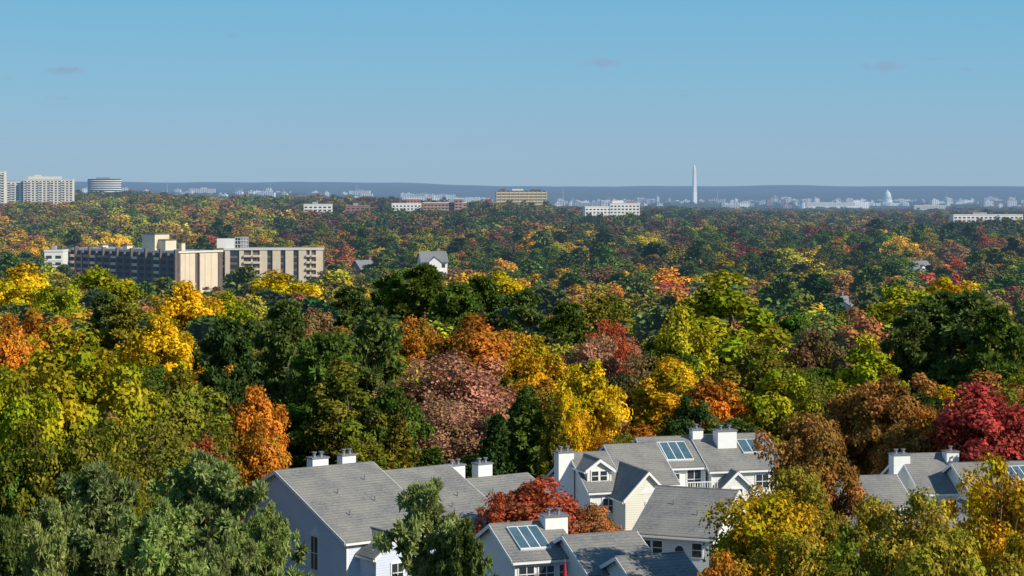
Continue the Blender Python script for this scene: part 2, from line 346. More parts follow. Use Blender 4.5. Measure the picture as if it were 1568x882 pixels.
for i in range(2):
    o=bpy.data.objects.new('canopy_b_pine_%d'%i,pine('canopy_pine_%d'%i,17,4.4,4,28,4,36,.6,LI,1.7,.5,.7,.28)); cm.objects.link(o)
for i in range(4):
    o=bpy.data.objects.new('far_broadleaf_%d'%i,decid('far_broadleaf_%d'%i,16,5.4,1,18,40,.95,LI,[.25,.45,.15,.35][i],2,4,(.26,.44),1.2,.1,(0,.5))); cf.objects.link(o)
apt=[(-205,925),(-144,870),(-125,889),(-84,916),(-84,945),(-190,945)]
def in_apt(x,y):
    c=False; n=len(apt)
    for i in range(n):
        x1,y1=apt[i]; x2,y2=apt[(i+1)%n]
        if (y1>y)!=(y2>y) and x<(x2-x1)*(y-y1)/(y2-y1)+x1: c=not c
    return c
def choose(names,p): return str(rng.choice(names,p=p))
P=[];RZ=[];SC=[];CO=[];IX=[]
clear=[]  # clearings around suburban houses
for px,Y in ((662,700),(845,640),(1290,520),(1405,900),(1490,1000),(560,820),(80,880)):
    clear.append((at(px,Y),Y-4,10))
Yv=300.
while Yv<1300:
    sp=10.*(Yv/300)**.42; u=-.31; dstep=sp*np.interp(Yv,[300,450,700,1300],[.95,1.7,2.6,3.2])
    while u<.31:
        X=u*Yv+rng.normal(0,2.8); Y=Yv+rng.normal(0,dstep*.3)
        u+=sp*.92/Yv
        if in_apt(X,Y) or in_apt(X+7,Y-4) or in_apt(X-7,Y-5) or in_apt(X,Y+7): continue
        if any((X-a)**2+(Y-b)**2<r*r for a,b,r in clear): continue
        g=float(ground(X,Y)); px=CX+F*X/Y
        und=8*math.sin(X/55+Y/90)+6*math.sin(X/23-Y/60+2)
        yt=np.interp(Y,[300,450,600,900,1300],[486,444,420,384,346])+(rng.uniform(-20,20)+und)*min(1,600/Y)
        if 80<px<510 and 500<Y<925: yt=max(yt,np.interp(px,[80,110,270,345,500],[400,412,438,436,424])+rng.uniform(-3,14))
        if Y<360:
            for sx,sy,sw,sY in seen:
                if 320<sY and Y<sY+4 and abs(px-sx)<sw*.5: yt=max(yt,sy+50)
        for hx,hy,hY in ((662,401,700),(845,462,640),(1290,466,520),(1405,410,900),(1490,412,1000)):
            if abs(px-hx)<28 and hY-220<Y<hY: yt=max(yt,hy+rng.uniform(-3,4))
        h=zt(yt,Y)-g
        h=min(max(h,7),27)
        cl=math.sin(X/47+Y/61)+math.sin(X/23-Y/80+1)+rng.normal(0,.9)
        cloud_shade=np.clip((Y-480)/400,0,1)*(0.25 if px<250 else 1)  # cloud shadow painted as darker foliage colours, weaker on the left
        if rng.random()<.2: ix=5+int(rng.random()<.5); c=PAL[choose(['ever','green','pineg'],[.35,.35,.3])]; w=rng.uniform(1.1,1.6)
        else:
            ix=int(rng.integers(0,5)); w=rng.uniform(1.0,1.85)
            if cl>1.0: c=PAL[choose(['yellow','gold','ygreen','orange'],[.3,.25,.33,.12])]
            elif cl<-1.2: c=PAL[choose(['rust','maroon','brown','red','orange'],[.3,.2,.22,.1,.18])]
            else: c=PAL[choose(['olive','green','ygreen','brown','gold','rust','bronze'],[.25,.2,.16,.12,.07,.09,.11])]
            if rng.random()<cloud_shade*.45: c=PAL[choose(['green','ever','maroon','brown','olive'],[.34,.15,.13,.17,.21])]
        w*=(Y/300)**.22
        c=np.array(jit(c,.16))*(1-.3*cloud_shade*(0 if rng.random()<.3 else 1))
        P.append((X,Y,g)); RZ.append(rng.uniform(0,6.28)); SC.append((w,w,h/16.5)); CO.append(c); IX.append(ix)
    Yv+=dstep
print('mid',len(P))
scatter('midground_forest',cm,P,RZ,SC,CO,IX)
P=[];RZ=[];SC=[];CO=[];IX=[]
Yv=1320.
foot=[(at(799,2500),2511,34),(at(905,2000),2008,16),(at(955,2000),2010,18),(at(620,2050),2060,18),(at(680,2050),2060,24),(at(45,2500),2510,42),(at(156,3500),3520,33)]
screens=[(0,116,308,2500),(126,186,291.5,3500),(755,843,307.5,2500),(595,722,319,2050),(892,986,325,2000),(460,572,319,1900),(1452,1600,332,1900)]
while Yv<11500:
    k=(Yv/1250); sp=14*k**.5; sc0=1.6*k**.33; u=-.30; dstep=sp*3.2
    while u<.30:
        X=u*Yv+rng.normal(0,sp*.3); Y=Yv+rng.uniform(-.5,.5)*dstep; u+=sp*.85/Yv
        if Y>7000 and rng.random()<.4: continue
        g=float(ground(X,Y)); px=CX+F*X/Y
        if 1322<px<1398 and 6300<Y<9900: continue
        if any((X-a)**2+(Y-b)**2<r*r for a,b,r in foot): continue
        h=rng.uniform(9,21)
        if Y>3000: h=rng.uniform(11,19)
        if Y>6500: h=rng.uniform(8,14)
        for p0,p1,pb,Ds in screens:
            if p0<px<p1 and Y<Ds+6:
                mxh=zt(pb+rng.uniform(-.6,2.5),Y)-g
                if Y>Ds-260: h=max(mxh,7)
                else: h=min(h,max(mxh,5))
                h=min(h,27)
        cl=math.sin(X/140+Y/170)+math.sin(X/70-Y/210+1)+rng.normal(0,.8)
        lit_tint=(px<420 and Y<2600) or cl>1.3
        if lit_tint: c=PAL[choose(['olive','bronze','ygreen','rust','gold','green','brown'],[.26,.2,.12,.1,.05,.15,.12])]
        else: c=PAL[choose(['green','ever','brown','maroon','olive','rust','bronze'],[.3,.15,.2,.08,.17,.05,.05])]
        c=np.array(jit(c,.18))*(.8 if lit_tint else .6)  # sunlit and cloud-shaded patches put into the foliage colour
        w=sc0*rng.uniform(.75,1.3)
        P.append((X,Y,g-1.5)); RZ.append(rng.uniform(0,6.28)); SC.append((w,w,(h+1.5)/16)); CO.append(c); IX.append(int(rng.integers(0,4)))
    Yv+=dstep
print('far trees',len(P),'near',len(placed))
scatter('distant_forest',cf,P,RZ,SC,CO,IX)
# ------------------------------------------------------------ terrain mesh
ys=np.unique(np.concatenate([np.linspace(-400,400,41),np.geomspace(400,62000,170)]))
cols=np.linspace(-1,1,181); V=[];Q=[]
for y in ys:
    w=420+.62*max(y,0); x=cols*w; V.append(np.stack([x,np.full_like(x,y),ground(x,np.full_like(x,y))],1))
nC=len(cols)
for j in range(len(ys)-1):
    i=np.arange(nC-1)+j*nC; Q.append(np.stack([i,i+1,i+1+nC,i+nC],1))
m,nt,out=newmat('woodland_floor')
b=nt.nodes.new('ShaderNodeBsdfDiffuse'); g=nt.nodes.new('ShaderNodeNewGeometry')
n1=nt.nodes.new('ShaderNodeTexNoise'); n1.inputs['Scale'].default_value=.25; n1.inputs['Detail'].default_value=8
n2=nt.nodes.new('ShaderNodeTexNoise'); n2.inputs['Scale'].default_value=.004; n2.inputs['Detail'].default_value=10; n2.inputs['Roughness'].default_value=.7
nt.links.new(g.outputs['Position'],n1.inputs[0]); nt.links.new(g.outputs['Position'],n2.inputs[0])
c=mix(nt,(.03,.035,.012),(.10,.075,.035),n1.outputs['Fac'])
r=nt.nodes.new('ShaderNodeValToRGB'); r.color_ramp.elements[0].position=.38; r.color_ramp.elements[1].position=.62
nt.links.new(n2.outputs['Fac'],r.inputs[0])
c=mix(nt,c,(.16,.14,.10),mmath(nt,'MULTIPLY',r.outputs[0],.5))
nt.links.new(c,b.inputs[0]); haze_glow(nt,b.outputs[0],out)
me=qmesh('ground_terrain',np.vstack(V),np.vstack(Q),[m]); me.polygons.foreach_set('use_smooth',[True]*len(me.polygons))
o=bpy.data.objects.new('ground_terrain',me); scene.collection.objects.link(o)
# ------------------------------------------------------------ building kit
class Bld:
    def __init__(s,name): s.name=name; s.parts={}
    def add(s,part,mat,verts,faces):
        v,f,m=s.parts.setdefault(part,([],[],[])); k=len(v); v+= [tuple(p) for p in verts]; f+=[tuple(i+k for i in q) for q in faces]
        m+=[mat]*len(faces)
    def extr(s,M,part,mat,pts,vec):
        n=len(pts); a=[M@Vector(p) for p in pts]; b=[M@(Vector(p)+Vector(vec)) for p in pts]
        s.add(part,mat,a+b,[tuple(range(n))[::-1],tuple(range(n,2*n))]+[(i,(i+1)%n,(i+1)%n+n,i+n) for i in range(n)])
    def box(s,M,part,mat,x0,x1,y0,y1,z0,z1):
        s.extr(M,part,mat,[(x0,y0,z0),(x1,y0,z0),(x1,y1,z0),(x0,y1,z0)],(0,0,z1-z0))
    def cyl(s,M,part,mat,x,y,z0,z1,r0,r1=None,n=16):
        r1=r0 if r1 is None else r1; c=[(math.cos(i*2*math.pi/n),math.sin(i*2*math.pi/n)) for i in range(n)]
        a=[M@Vector((x+p*r0,y+q*r0,z0)) for p,q in c]; b=[M@Vector((x+p*r1,y+q*r1,z1)) for p,q in c]
        s.add(part,mat,a+b,[tuple(range(n))[::-1],tuple(range(n,2*n))]+[(i,(i+1)%n,(i+1)%n+n,i+n) for i in range(n)])
    def done(s):
        e=bpy.data.objects.new(s.name,None); scene.collection.objects.link(e)
        allv=[p for v,_,_ in s.parts.values() for p in v]
        cx=sum(p[0] for p in allv)/len(allv); cy=sum(p[1] for p in allv)/len(allv); e.location=(cx,cy,float(ground(cx,cy)))
        for k,(v,f,m) in s.parts.items():
            me=bpy.data.meshes.new(k); ms=[]
            for q in m:
                if q not in ms: ms.append(q)
            me.from_pydata([(p[0]-e.location.x,p[1]-e.location.y,p[2]-e.location.z) for p in v],[],f)
            for q in ms: me.materials.append(q)
            me.polygons.foreach_set('material_index',[ms.index(q) for q in m]); me.update()
            c=bpy.data.objects.new(k,me); scene.collection.objects.link(c); c.parent=e
        return e
def Fr(X,Y,yaw,z=0): return Matrix.Translation((X,Y,z))@Matrix.Rotation(math.radians(yaw),4,'Z')
RZ90=Matrix.Rotation(math.pi/2,4,'Z'); RZm=Matrix.Rotation(-math.pi/2,4,'Z')
def win(b,M,x,z,w,h,mat=None,arch=False,tr=None):
    tr=tr or M_trim
    b.box(M,'window_frames',tr,x-w/2-.11,x+w/2+.11,-.07,.05,z-h/2-.11,z+h/2+.13)
    b.box(M,'window_panes',mat or M_glass,x-w/2,x+w/2,-.09,.04,z-h/2,z+h/2)
    b.box(M,'window_bars',tr,x-w/2+.002,x+w/2-.002,-.112,-.08,z-.03,z+.03)
    if w>.8: b.box(M,'window_bars',tr,x-.025,x+.025,-.115,-.08,z-h/2+.002,z+h/2-.002)
    if arch: b.extr(M,'window_frames',tr,[(x-w/2-.2,-.1,z+h/2+.14),(x+w/2+.2,-.1,z+h/2+.14),(x,-.1,z+h/2+.14+w*.55)],(0,.12,0))
def gable(b,M,L,yf,yb,z0,zf,zb,zr,wall=None,oh=.35,fw=(),lw=(),rw=()):
    wall=wall or M_white
    b.extr(M,'walls',wall,[(0,-yf,z0),(0,yb,z0),(0,yb,zb),(0,0,zr),(0,-yf,zf)],(L,0,0))
    for y,z,sg in ((yf,zf,-1),(yb,zb,1)):
        sl=(zr-z)/y; ye=y+oh; ze=zr-sl*ye; n=Vector((0,sg*sl,1)).normalized()*.16
        p=[(-oh,0,zr+.02),(L+oh,0,zr+.02),(L+oh,sg*ye,ze+.02),(-oh,sg*ye,ze+.02)]
        b.extr(M,'roof',M_roof,p,n)
        for x in (-oh-.06,L+oh+.004):
            b.extr(M,'rake_trim',M_trim,[(x,0,zr+.17),(x,0,zr-.12),(x,sg*ye,ze-.12),(x,sg*ye,ze+.17)],(.056,0,0))
        ya,yb2=sorted((sg*(ye+.005),sg*(ye+.11)))
        b.box(M,'gutter',M_trim,-oh,L+oh,ya,yb2,ze-.1,ze+.06)
    b.box(M,'ridge_cap',M_roof,-oh,L+oh,-.13,.13,zr+.1,zr+.21)
    Mf=M@Matrix.Translation((0,-yf,0))
    for w in fw: win(b,Mf,*w)
    Ml=M@RZm
    for w in lw: win(b,Ml,*w)
    Mr=M@Matrix.Translation((L,0,0))@RZ90
    for w in rw: win(b,Mr,*w)
    for x in (.03,L-.03):   # corner boards
        b.box(M,'corner_boards',M_trim,x-.09,x+.09,-yf-.03,-yf+.1,z0,zf-.2)
def chimney(b,M,x,y,w,d,z0,z1,mat=None):
    b.box(M,'chimney',mat or M_trim,x-w/2,x+w/2,y-d/2,y+d/2,z0,z1)
    b.box(M,'chimney_cap',M_metal,x-w/2-.08,x+w/2+.08,y-d/2-.08,y+d/2+.08,z1+.003,z1+.12)
    for q in ((-.22,.22) if w>1.2 else (0,)):
        b.cyl(M,'flue',M_metal,x+q*w,y,z1+.12,z1+.45,.13,n=10); b.cyl(M,'flue',M_metal,x+q*w,y,z1+.46,z1+.54,.22,n=10)
def skylight(b,M,yf,zf,zr,x0,x1,t0,t1,n=3):
    f=lambda t:(-yf*t,zr-(zr-zf)*t); nv=Vector((0,-(zr-zf)/yf,1)).normalized()
    def quad(a,c,s,t,off): 
        return [tuple(Vector((x,*f(q)))+nv*off) for x,q in ((a,s),(c,s),(c,t),(a,t))]
    b.extr(M,'skylight_frame',M_trim,quad(x0,x1,t0,t1,.12),nv*.2)
    dt=(t1-t0)*.04; w=(x1-x0)/n
    for i in range(n): b.extr(M,'skylight_glass',M_sky,quad(x0+i*w+.05,x0+(i+1)*w-.05,t0+dt,t1-dt,.2),nv*.14)
def cross(b,M,x,ytip,hw,L,z0,ze,zr,wall=None,lw=()):
    """gable facing front: tip of the wall at local y = ytip"""
    gable(b,M@Matrix.Translation((x,ytip,0))@RZ90,L,hw,hw,z0,ze,ze,zr,wall,.3,lw=lw)
def vents(b,M,yf,zf,zr,pts):
    for x,t in pts:
        z=zr-(zr-zf)*t; b.cyl(M,'roof_vents',M_metal,x,-yf*t,z,z+.6,.06,n=8)
# ---- row A
b=Bld('townhouse'); M=Fr(-19.06,165,35)
gable(b,M,8.6,11,6.2,-2,5.5,7.0,9.6,M_side,lw=((6.0,3.9,1.0,2.6,None,True),(2.0,0.5,1.2,1.6),(-3,3.,1.0,1.6)),fw=((2,3.4,1.2,1.5),(5,3.4,1.2,1.5)))
chimney(b,M,4.3,1.2,1.5,1.0,8,10.3); chimney(b,M,7.2,1.4,1.3,.9,8,10.3)
vents(b,M,11,5.5,9.6,((3,.4),(5.5,.55),(6.5,.25),(2.2,.7),(7.4,.6)))
cross(b,M,3.0,-13.5,1.9,6,-2,4.6,6.0,M_side,lw=((0,3.2,1.0,1.4),))
b.done()
b=Bld('townhouse'); M=Fr(-19.06+.819*8.7,165+.574*8.7,35)
gable(b,M,7.6,10,6,-2,4.9,6,8.75,M_side,fw=((1.5,3.2,1.1,1.4),(6,3.2,1.1,1.4)))
cross(b,M,2.0,-12.6,2.2,8,-2,4.3,6.0,M_white,lw=((0,3.2,1.2,1.6),(0,1,1.2,1.4)))
cross(b,M,6.2,-11.6,1.5,6,-2,4.3,5.5,M_white,lw=((0,3.2,1.0,1.4),))
vents(b,M,10,4.9,8.75,((3,.3),(5.5,.5),(4,.65)))
b.done()
b=Bld('townhouse'); M=Fr(-19.06+.819*16.4,165+.574*16.4+.4,35)
gable(b,M,8.2,9,6,-2,4.0,5,7.3,M_side,fw=((1.5,2.2,1.1,1.4),(6,2.2,1.1,1.4)))
chimney(b,M,1.8,1.5,1.5,1.0,6,8.5); chimney(b,M,4.7,1.5,1.5,1.0,6,8.4)
cross(b,M,2.2,-11,2.2,7,-2,3.4,5.0,M_white,lw=((0,2.2,1.2,1.6),))
vents(b,M,9,4,7.3,((3,.3),(6.5,.5)))
b.done()
# ---- row B
b=Bld('townhouse'); M=Fr(at(876,188),188,18)
gable(b,M,4.8,5,7,-2,5.3,4.7,8.0,M_white,fw=((1.7,3.9,1.0,1.3),(3.0,3.9,1.0,1.3),(1.7,1.6,1.0,1.3),(3.0,1.6,1.0,1.3)))
chimney(b,M,-.9,-.3,1.5,1.3,-2,8.3)
cross(b,M,1.2,-4.0,1.15,3.8,5.4,7.1,7.9,M_cream,lw=((-.42,6.5,.62,.85),(.42,6.5,.62,.85)))
b.done()
b=Bld('townhouse'); M=Fr(at(930,190),190,18)
gable(b,M,4.6,5.5,6,-2,5.6,5.2,8.5,M_white)
cross(b,M,.4,-9.2,2.15,8,-2,5.0,7.2,M_cream,lw=((.3,3.9,.9,1.3),(.3,1.8,.9,1.3)))
b.extr(M@Matrix.Translation((.4,-9.2,0)),'gable_trim',M_trim,[(-.9,-.04,5.35),(.9,-.04,5.35),(0,-.04,6.2)],(0,.05,0))
b.done()
b=Bld('townhouse'); M=Fr(at(979,193),193,14)
gable(b,M,5.0,4.6,6,-2,6.7,5.2,8.8,M_white,fw=((1.2,5.5,.7,1.1),(2.1,5.5,.7,1.1),(3.9,5.5,1.3,1.7),(1.6,3,1.3,1.5)))
skylight(b,M,4.6,6.7,8.8,.7,4.1,.22,.86,4)
for i in range(13): b.box(M,'balcony_railing',M_trim,2.6+i*.24,2.65+i*.24,-6.6,-6.55,4.5,5.45)
b.box(M,'balcony_railing',M_trim,2.5,5.6,-6.63,-6.52,5.45,5.53); b.box(M,'balcony_deck',M_trim,2.5,5.6,-6.6,-4.61,4.28,4.48)
for x in (2.55,5.5): b.box(M,'balcony_posts',M_trim,x,x+.14,-6.62,-6.48,-2,4.27)
b.done()
b=Bld('townhouse'); M=Fr(at(1062,194),194,14)
gable(b,M,7.0,5.2,6,-2,6.4,5.2,8.9,M_white,fw=((2,5.2,1.2,1.2),(5,5.2,1.2,1.2)))
chimney(b,M,.2,-.2,1.05,1.05,6,9.6); chimney(b,M,2.6,-1.6,1.9,1.4,5,9.6)
skylight(b,M,5.2,6.4,8.9,3.9,5.8,.2,.6,2)
cross(b,M,1.9,-6.8,1.4,5,-2,5.0,6.3,M_white,lw=((0,4.2,1.0,1.2),))
b.done()
b=Bld('townhouse'); M=Fr(at(1012,174),174,-22)
gable(b,M,6.6,6.8,6,-2,4.2,4.2,7.0,M_white,fw=((.9,3.1,.8,1.1),(1.9,3.1,.8,1.1),(5.3,3.1,.8,1.1)))
b.cyl(M@Matrix.Translation((3.8,-6.8,3.0))@Matrix.Rotation(math.pi/2,4,'X'),'round_window_frame',M_trim,0,0,-.05,.08,.52,n=20)
b.cyl(M@Matrix.Translation((3.8,-6.8,3.0))@Matrix.Rotation(math.pi/2,4,'X'),'round_window_pane',M_glass,0,0,-.05,.1,.38,n=20)
vents(b,M,6.8,4.2,7.0,((2,.4),(4.5,.6)))
b.done()
# ---- row C
b=Bld('townhouse'); M=Fr(at(756,146),146,20)
gable(b,M,4.6,4.6,5,-2,6.7,6.2,8.4,M_white,fw=((.8,5.7,1.1,1.0),(2.3,5.7,1.1,1.0),(3.8,5.7,1.,1.0)))
skylight(b,M,4.6,6.7,8.4,.7,3.0,.15,.8,3)
chimney(b,M,4.4,-.6,1.75,1.3,6,9.0)
b.done()
b=Bld('townhouse'); M=Fr(at(868,143),143,20)
gable(b,M,5.0,4.6,5,-2,6.3,6.2,8.1,M_white,fw=((.8,5.4,.8,1.6,M_door),(2.0,5.3,.8,1.2)))
cross(b,M,2.9,-6.0,1.7,6,-2,5.7,7.1,M_white,lw=((0,5.2,.9,1.2),))
b.box(M,'patio_deck',M_wood,-3.2,2.0,-8.2,-4.62,4.6,4.75)
for x in (-3.1,1.8):
    b.box(M,'deck_posts',M_wood,x,x+.14,-8.15,-8.0,-2,4.59)
for i in range(22): b.box(M,'deck_railing',M_trim,-3.15+i*.24,-3.1+i*.24,-8.18,-8.13,4.75,5.65)
b.box(M,'deck_railing',M_trim,-3.2,2.0,-8.22,-8.1,5.65,5.73)
b.done()
um=Bld('patio_umbrella'); Mu=M@Matrix.Translation((-2.6,-6.2,4.75))
um.cyl(Mu,'pole',M_metal,0,0,0,3.1,.03,n=8)
um.cyl(Mu,'closed_canopy',M_red,0,0,1.1,1.6,.22,.19,12); um.cyl(Mu,'closed_canopy',M_red,0,0,1.6,2.95,.19,.04,12); um.cyl(Mu,'base',M_metal,0,0,0,.1,.3,n=14)
um.done()
b=Bld('townhouse'); M=Fr(at(950,137),137,20)
gable(b,M,4.4,4.4,5,-2,5.9,5.7,7.7,M_white,fw=((1,4.8,1,1.2),))
cross(b,M,3.0,-5.4,1.6,5,-2,5.6,6.7,M_white,lw=((0,4.9,.9,1.2),))
b.done()
# ---- row D
b=Bld('townhouse'); M=Fr(at(1382,188),188,10)
gable(b,M,4.4,5,6,-2,5.2,4.7,7.9,M_white,fw=((1,3.8,1,1.3),(3.2,3.8,1,1.3)))
chimney(b,M,-.6,-.8,1.6,1.3,-2,8.1); chimney(b,M,4.3,-1,1.2,1.2,5,8.3)
b.done()
b=Bld('townhouse'); M=Fr(at(1300,184),184,10)
gable(b,M,4.2,4.5,6,-2,4.4,4.2,6.4,M_white,fw=((1,3,1,1.3),(3.0,3,1,1.3)))
b.done()
b=Bld('townhouse'); M=Fr(at(1462,184),184,10)
gable(b,M,7.2,5.4,6,-2,5.1,4.7,7.6,M_white,fw=((1,3.8,1,1.3),(2.6,3.8,1,1.3),(5,3.8,1,1.3)))
skylight(b,M,5.4,5.1,7.6,3.6,6.4,.15,.65,4)
cross(b,M,2,-7.5,1.9,6,-2,4.6,6.2,M_cream,lw=((0,3.6,1,1.3),))
b.done()
b=Bld('townhouse'); M=Fr(at(1440,163),163,10)
gable(b,M,7.2,5.4,6,-2,3.6,3.7,6.3,M_white,fw=((1,2.2,1,1.3),(3.6,2.2,1,1.3)))
b.done()
# ------------------------------------------------------------ apartment block
def facade(b,M,L,D,z0,z1,body,bay=3.6,st=2.9,wf=.6,hf=.5,balc=False,col=None):
    b.box(M,'walls',body,0,L,0,D,z0,z1)
    n=max(1,int(L/bay)); w=L/n; k=int((z1-z0-.6)/st)
    for j in range(k):
        zz=z1-.9-(j+1)*st+st*.5
        for i in range(n):
            xc=(i+.5)*w
            b.box(M,'windows',M_dglass,xc-w*wf/2,xc+w*wf/2,-.1,.05,zz-st*hf/2,zz+st*hf/2)
            if balc and i%3==1: b.box(M,'balconies',body,xc-w*.5,xc+w*.5,-1.3,-.11,zz-st*.48,zz-st*.12)
        b.box(M,'floor_bands',col or body,0,L,-.22,-.002,zz-st*.5-.12,zz-st*.5+.12)
    b.box(M,'parapet',col or body,-.2,L+.2,-.3,D+.2,z1+.003,z1+.7)
    b.box(M,'roof_deck',M_groof,.3,L-.3,.3,D-.3,z1+.71,z1+.76)
b=Bld('apartment_building')
M=Matrix.Translation((-205,925.5,0))@Matrix.Rotation(math.atan2(-55,61),4,'Z')
zr=4.4; z0=-24; L=82.; D=24.
b.box(M,'walls',M_brown,0,L,0,D,z0,zr); b.box(M,'roof_deck',M_groof,-.4,L+.4,-.4,D+.4,zr+.003,zr+.3)
b.box(M,'roof_fascia',M_beigel,-.45,L+.45,-.5,-.41,zr-.5,zr+.5)
nb=16; w=L/nb
for i in range(nb+1): b.box(M,'columns',M_brown,i*w-.45,i*w+.45,-2.0,-.002,z0,zr+(1.3 if i%2==0 else -.3))
for i in range(nb):
    for j in range(8):
        z=zr-.6-(j+1)*2.95
        b.box(M,'balcony_slabs',M_beigel if i%3==1 else M_brown,i*w+.46,(i+1)*w-.46,-1.7,-.01,z,z+.22)
        b.box(M,'balcony_rails',M_beige if i%3==1 else M_dglass,i*w+.46,(i+1)*w-.46,-1.72,-1.66,z+.23,z+1.15)
        b.box(M,'windows',M_dglass,i*w+.7,(i+1)*w-.7,-.12,-.005,z+.3,z+2.5)
Me=M@Matrix.Translation((L,0,0))@RZ90
for x0,x1 in ((.9,9.2),(11.6,21.8)): b.box(Me,'end_panels',M_beige,x0,x1,-.35,-.003,z0,zr-.35)
for x0,x1 in ((-.3,.85),(9.25,9.9),(10.9,11.55),(21.85,24.2)): b.box(Me,'end_columns',M_brown,x0,x1,-.7,-.004,z0,zr+.9)
for x0 in (3.6,6.2,14.6,18): b.box(Me,'panel_joints',M_brown,x0-.06,x0+.06,-.38,-.352,z0,zr-.4)
b.box(Me,'end_fascia',M_beigel,-.4,24.4,-.9,-.71,zr-.3,zr+.5)
for x0,x1,y0,y1,h in ((48,57,7,15,7.2),(57.1,62,9,15,4.6),(30,33,10,13,1.8),(70,72,10,12,3.6),(12,15,10,13,1.6)):
    b.box(M,'rooftop_penthouse',M_beige,x0,x1,y0,y1,zr+.3,zr+h); b.box(M,'penthouse_cap',M_brown,x0-.25,x1+.25,y0-.25,y1+.25,zr+h+.003,zr+h+.45)
M2=Fr(at(344,914),914,4); L2=44.5
b.box(M2,'walls_east',M_brown,0,L2,0,20,z0,zr); b.box(M2,'roof_deck',M_groof,-.3,L2+.3,-.5,20.3,zr+.003,zr+.3)
b.box(M2,'roof_fascia',M_beigel,-.3,L2+.35,-.9,-.51,zr-.35,zr+.45)
segs=[(0.2,2.4),(6.6,8.6),(15.8,19.2),(21.6,25.2),(27.4,31.0),(33.4,36.8),(41.2,44.3)]
for x0,x1 in segs: b.box(M2,'facade_panels',M_beige,x0,x1,-.6,-.003,z0,zr-.36)
for x0 in (11.9,38.4): b.box(M2,'facade_panels',M_beige,x0,x0+.7,-.6,-.003,z0,zr-.36)
for j in range(8):
    z=zr-.6-(j+1)*2.95
    for x0,x1 in ((8.65,11.85),(12.65,15.75),(36.85,38.35),(39.15,41.15)):
        b.box(M2,'balconies',M_beige,x0,x1,-1.5,-.01,z,z+.95)
    for x0,x1 in ((2.45,6.55),(19.25,21.55),(25.25,27.35),(31.05,33.35)):
        b.box(M2,'spandrels',M_dglass,x0,x1,-.25,-.01,z+.95,z+2.5); 
for x0,x1,h,mt in ((-4,4,4.6,M_wall),(7,9.5,5.2,M_groof)):
    b.box(M2,'rooftop_plant',mt,x0,x1,6,12,zr+.3,zr+h)
for i in range(6): b.box(M2,'cooling_frame',M_wall,4.2+i*1.2,4.35+i*1.2,5.8,5.95,zr+.3,zr+5.4)
for zz in (2,3.6,5.2): b.box(M2,'cooling_frame',M_wall,4.2,10.4,5.7,5.79,zr+zz,zr+zz+.2)
b.done()
# ------------------------------------------------------------ other distant buildings
b=Bld('apartment_tower'); D0=2500; g=-5
M=Fr(at(36,D0),D0,6); facade(b,M,60,18,g,zt(275,D0),M_beigel,4.6,2.9,.6,.5,True)
M=Fr(at(8,D0),D0+6,6); facade(b,M,22,18,g,zt(278,D0),M_beigel,4.6,2.9,.6,.5,True)
M=Fr(at(36,D0),D0,6); b.box(M,'rooftop_plant',M_beigel,5,45,5,12,zt(275,D0)+.77,zt(272,D0)+1.5); b.box(M,'rooftop_plant',M_beigel,12,20,5,12,zt(275,D0)+3.94,zt(269,D0)+1)
b.done()
b=Bld('apartment_tower'); M=Fr(at(-22,2300),2300,6); facade(b,M,21,16,g,zt(263,2300),M_beigel,4,2.9,.6,.5,True); b.done()
b=Bld('office_building'); D0=3500
n=18; cx=at(156,D0)
def arc(r,part,mat,z0,z1):
    pts=[(cx+r*1.0*math.cos(a),D0+20-r*.5*math.sin(a),z0) for a in np.linspace(0,math.pi,n)]
    b.extr(Matrix.Identity(4),part,mat,pts,(0,0,z1-z0))
zt0=zt(274,D0)
for k in range(9):
    arc(29.5,'floor_bands',M_wall,zt0-(k+1)*3.8,zt0-(k+1)*3.8+1.7); arc(28.8,'window_bands',M_dglass,zt0-(k+1)*3.8+1.701,zt0-k*3.8-.001)
b.box(Matrix.Identity(4),'rooftop_plant',M_groof,cx-12,cx+12,D0+8,D0+18,zt0,zt0+3)
b.done()
b=Bld('office_building'); D0=2500; M=Fr(at(760,D0),D0,4); zt0=zt(292,D0)
for k in range(7):
    za=zt0-(k+1)*3.6
    b.box(M,'floor_bands',M_ochre,0,63,0,22,za,za+2.2); b.box(M,'window_bands',M_dglass,.6,62.4,.6,21.4,za+2.201,za+3.599)
for i in range(12): b.box(M,'fins',M_ochre,i*5.6+.1,i*5.6+.6,-.25,-.004,zt0-25,zt0-.1)
b.box(M,'rooftop_plant',M_brown,6,12,6,12,zt0,zt0+2.6); b.box(M,'rooftop_plant',M_beigel,20,34,6,14,zt0,zt0+2.2); b.box(M,'rooftop_plant',M_brown,44,56,6,12,zt0,zt0+1.8)
b.done()
b=Bld('brick_apartment_building'); D0=2050
M=Fr(at(600,D0),D0,8); facade(b,M,30,15,-8,zt(312,D0),M_wall,3.4,3,.55,.5,col=M_wall)
M=Fr(at(648,D0),D0+4,4); facade(b,M,44,15,-8,zt(311,D0),M_brick,3.4,3,.55,.5,col=M_wall)
M=Fr(at(622,D0),D0+8,4); facade(b,M,14,12,-8,zt(305,D0),M_brick,3.4,3,.5,.5,col=M_wall)
M=Fr(at(696,D0),D0+2,4); facade(b,M,8,12,-8,zt(305,D0),M_brick,3.4,3,.5,.5,col=M_wall)
b.done()
b=Bld('hospital_building'); D0=2000
M=Fr(at(896,D0),D0,8); facade(b,M,26,15,-14,zt(317,D0),M_wall,3.6,3.2,.6,.4)
M=Fr(at(934,D0),D0+3,4); facade(b,M,30,15,-14,zt(312,D0),M_wall,3.6,3.2,.6,.4)
b.box(M,'rooftop_plant',M_wall,3,14,4,10,zt(312,D0)+.77,zt(309,D0)+1.2); b.box(M,'rooftop_plant',M_brick,18,27,4,10,zt(312,D0)+.77,zt(310,D0)+1)
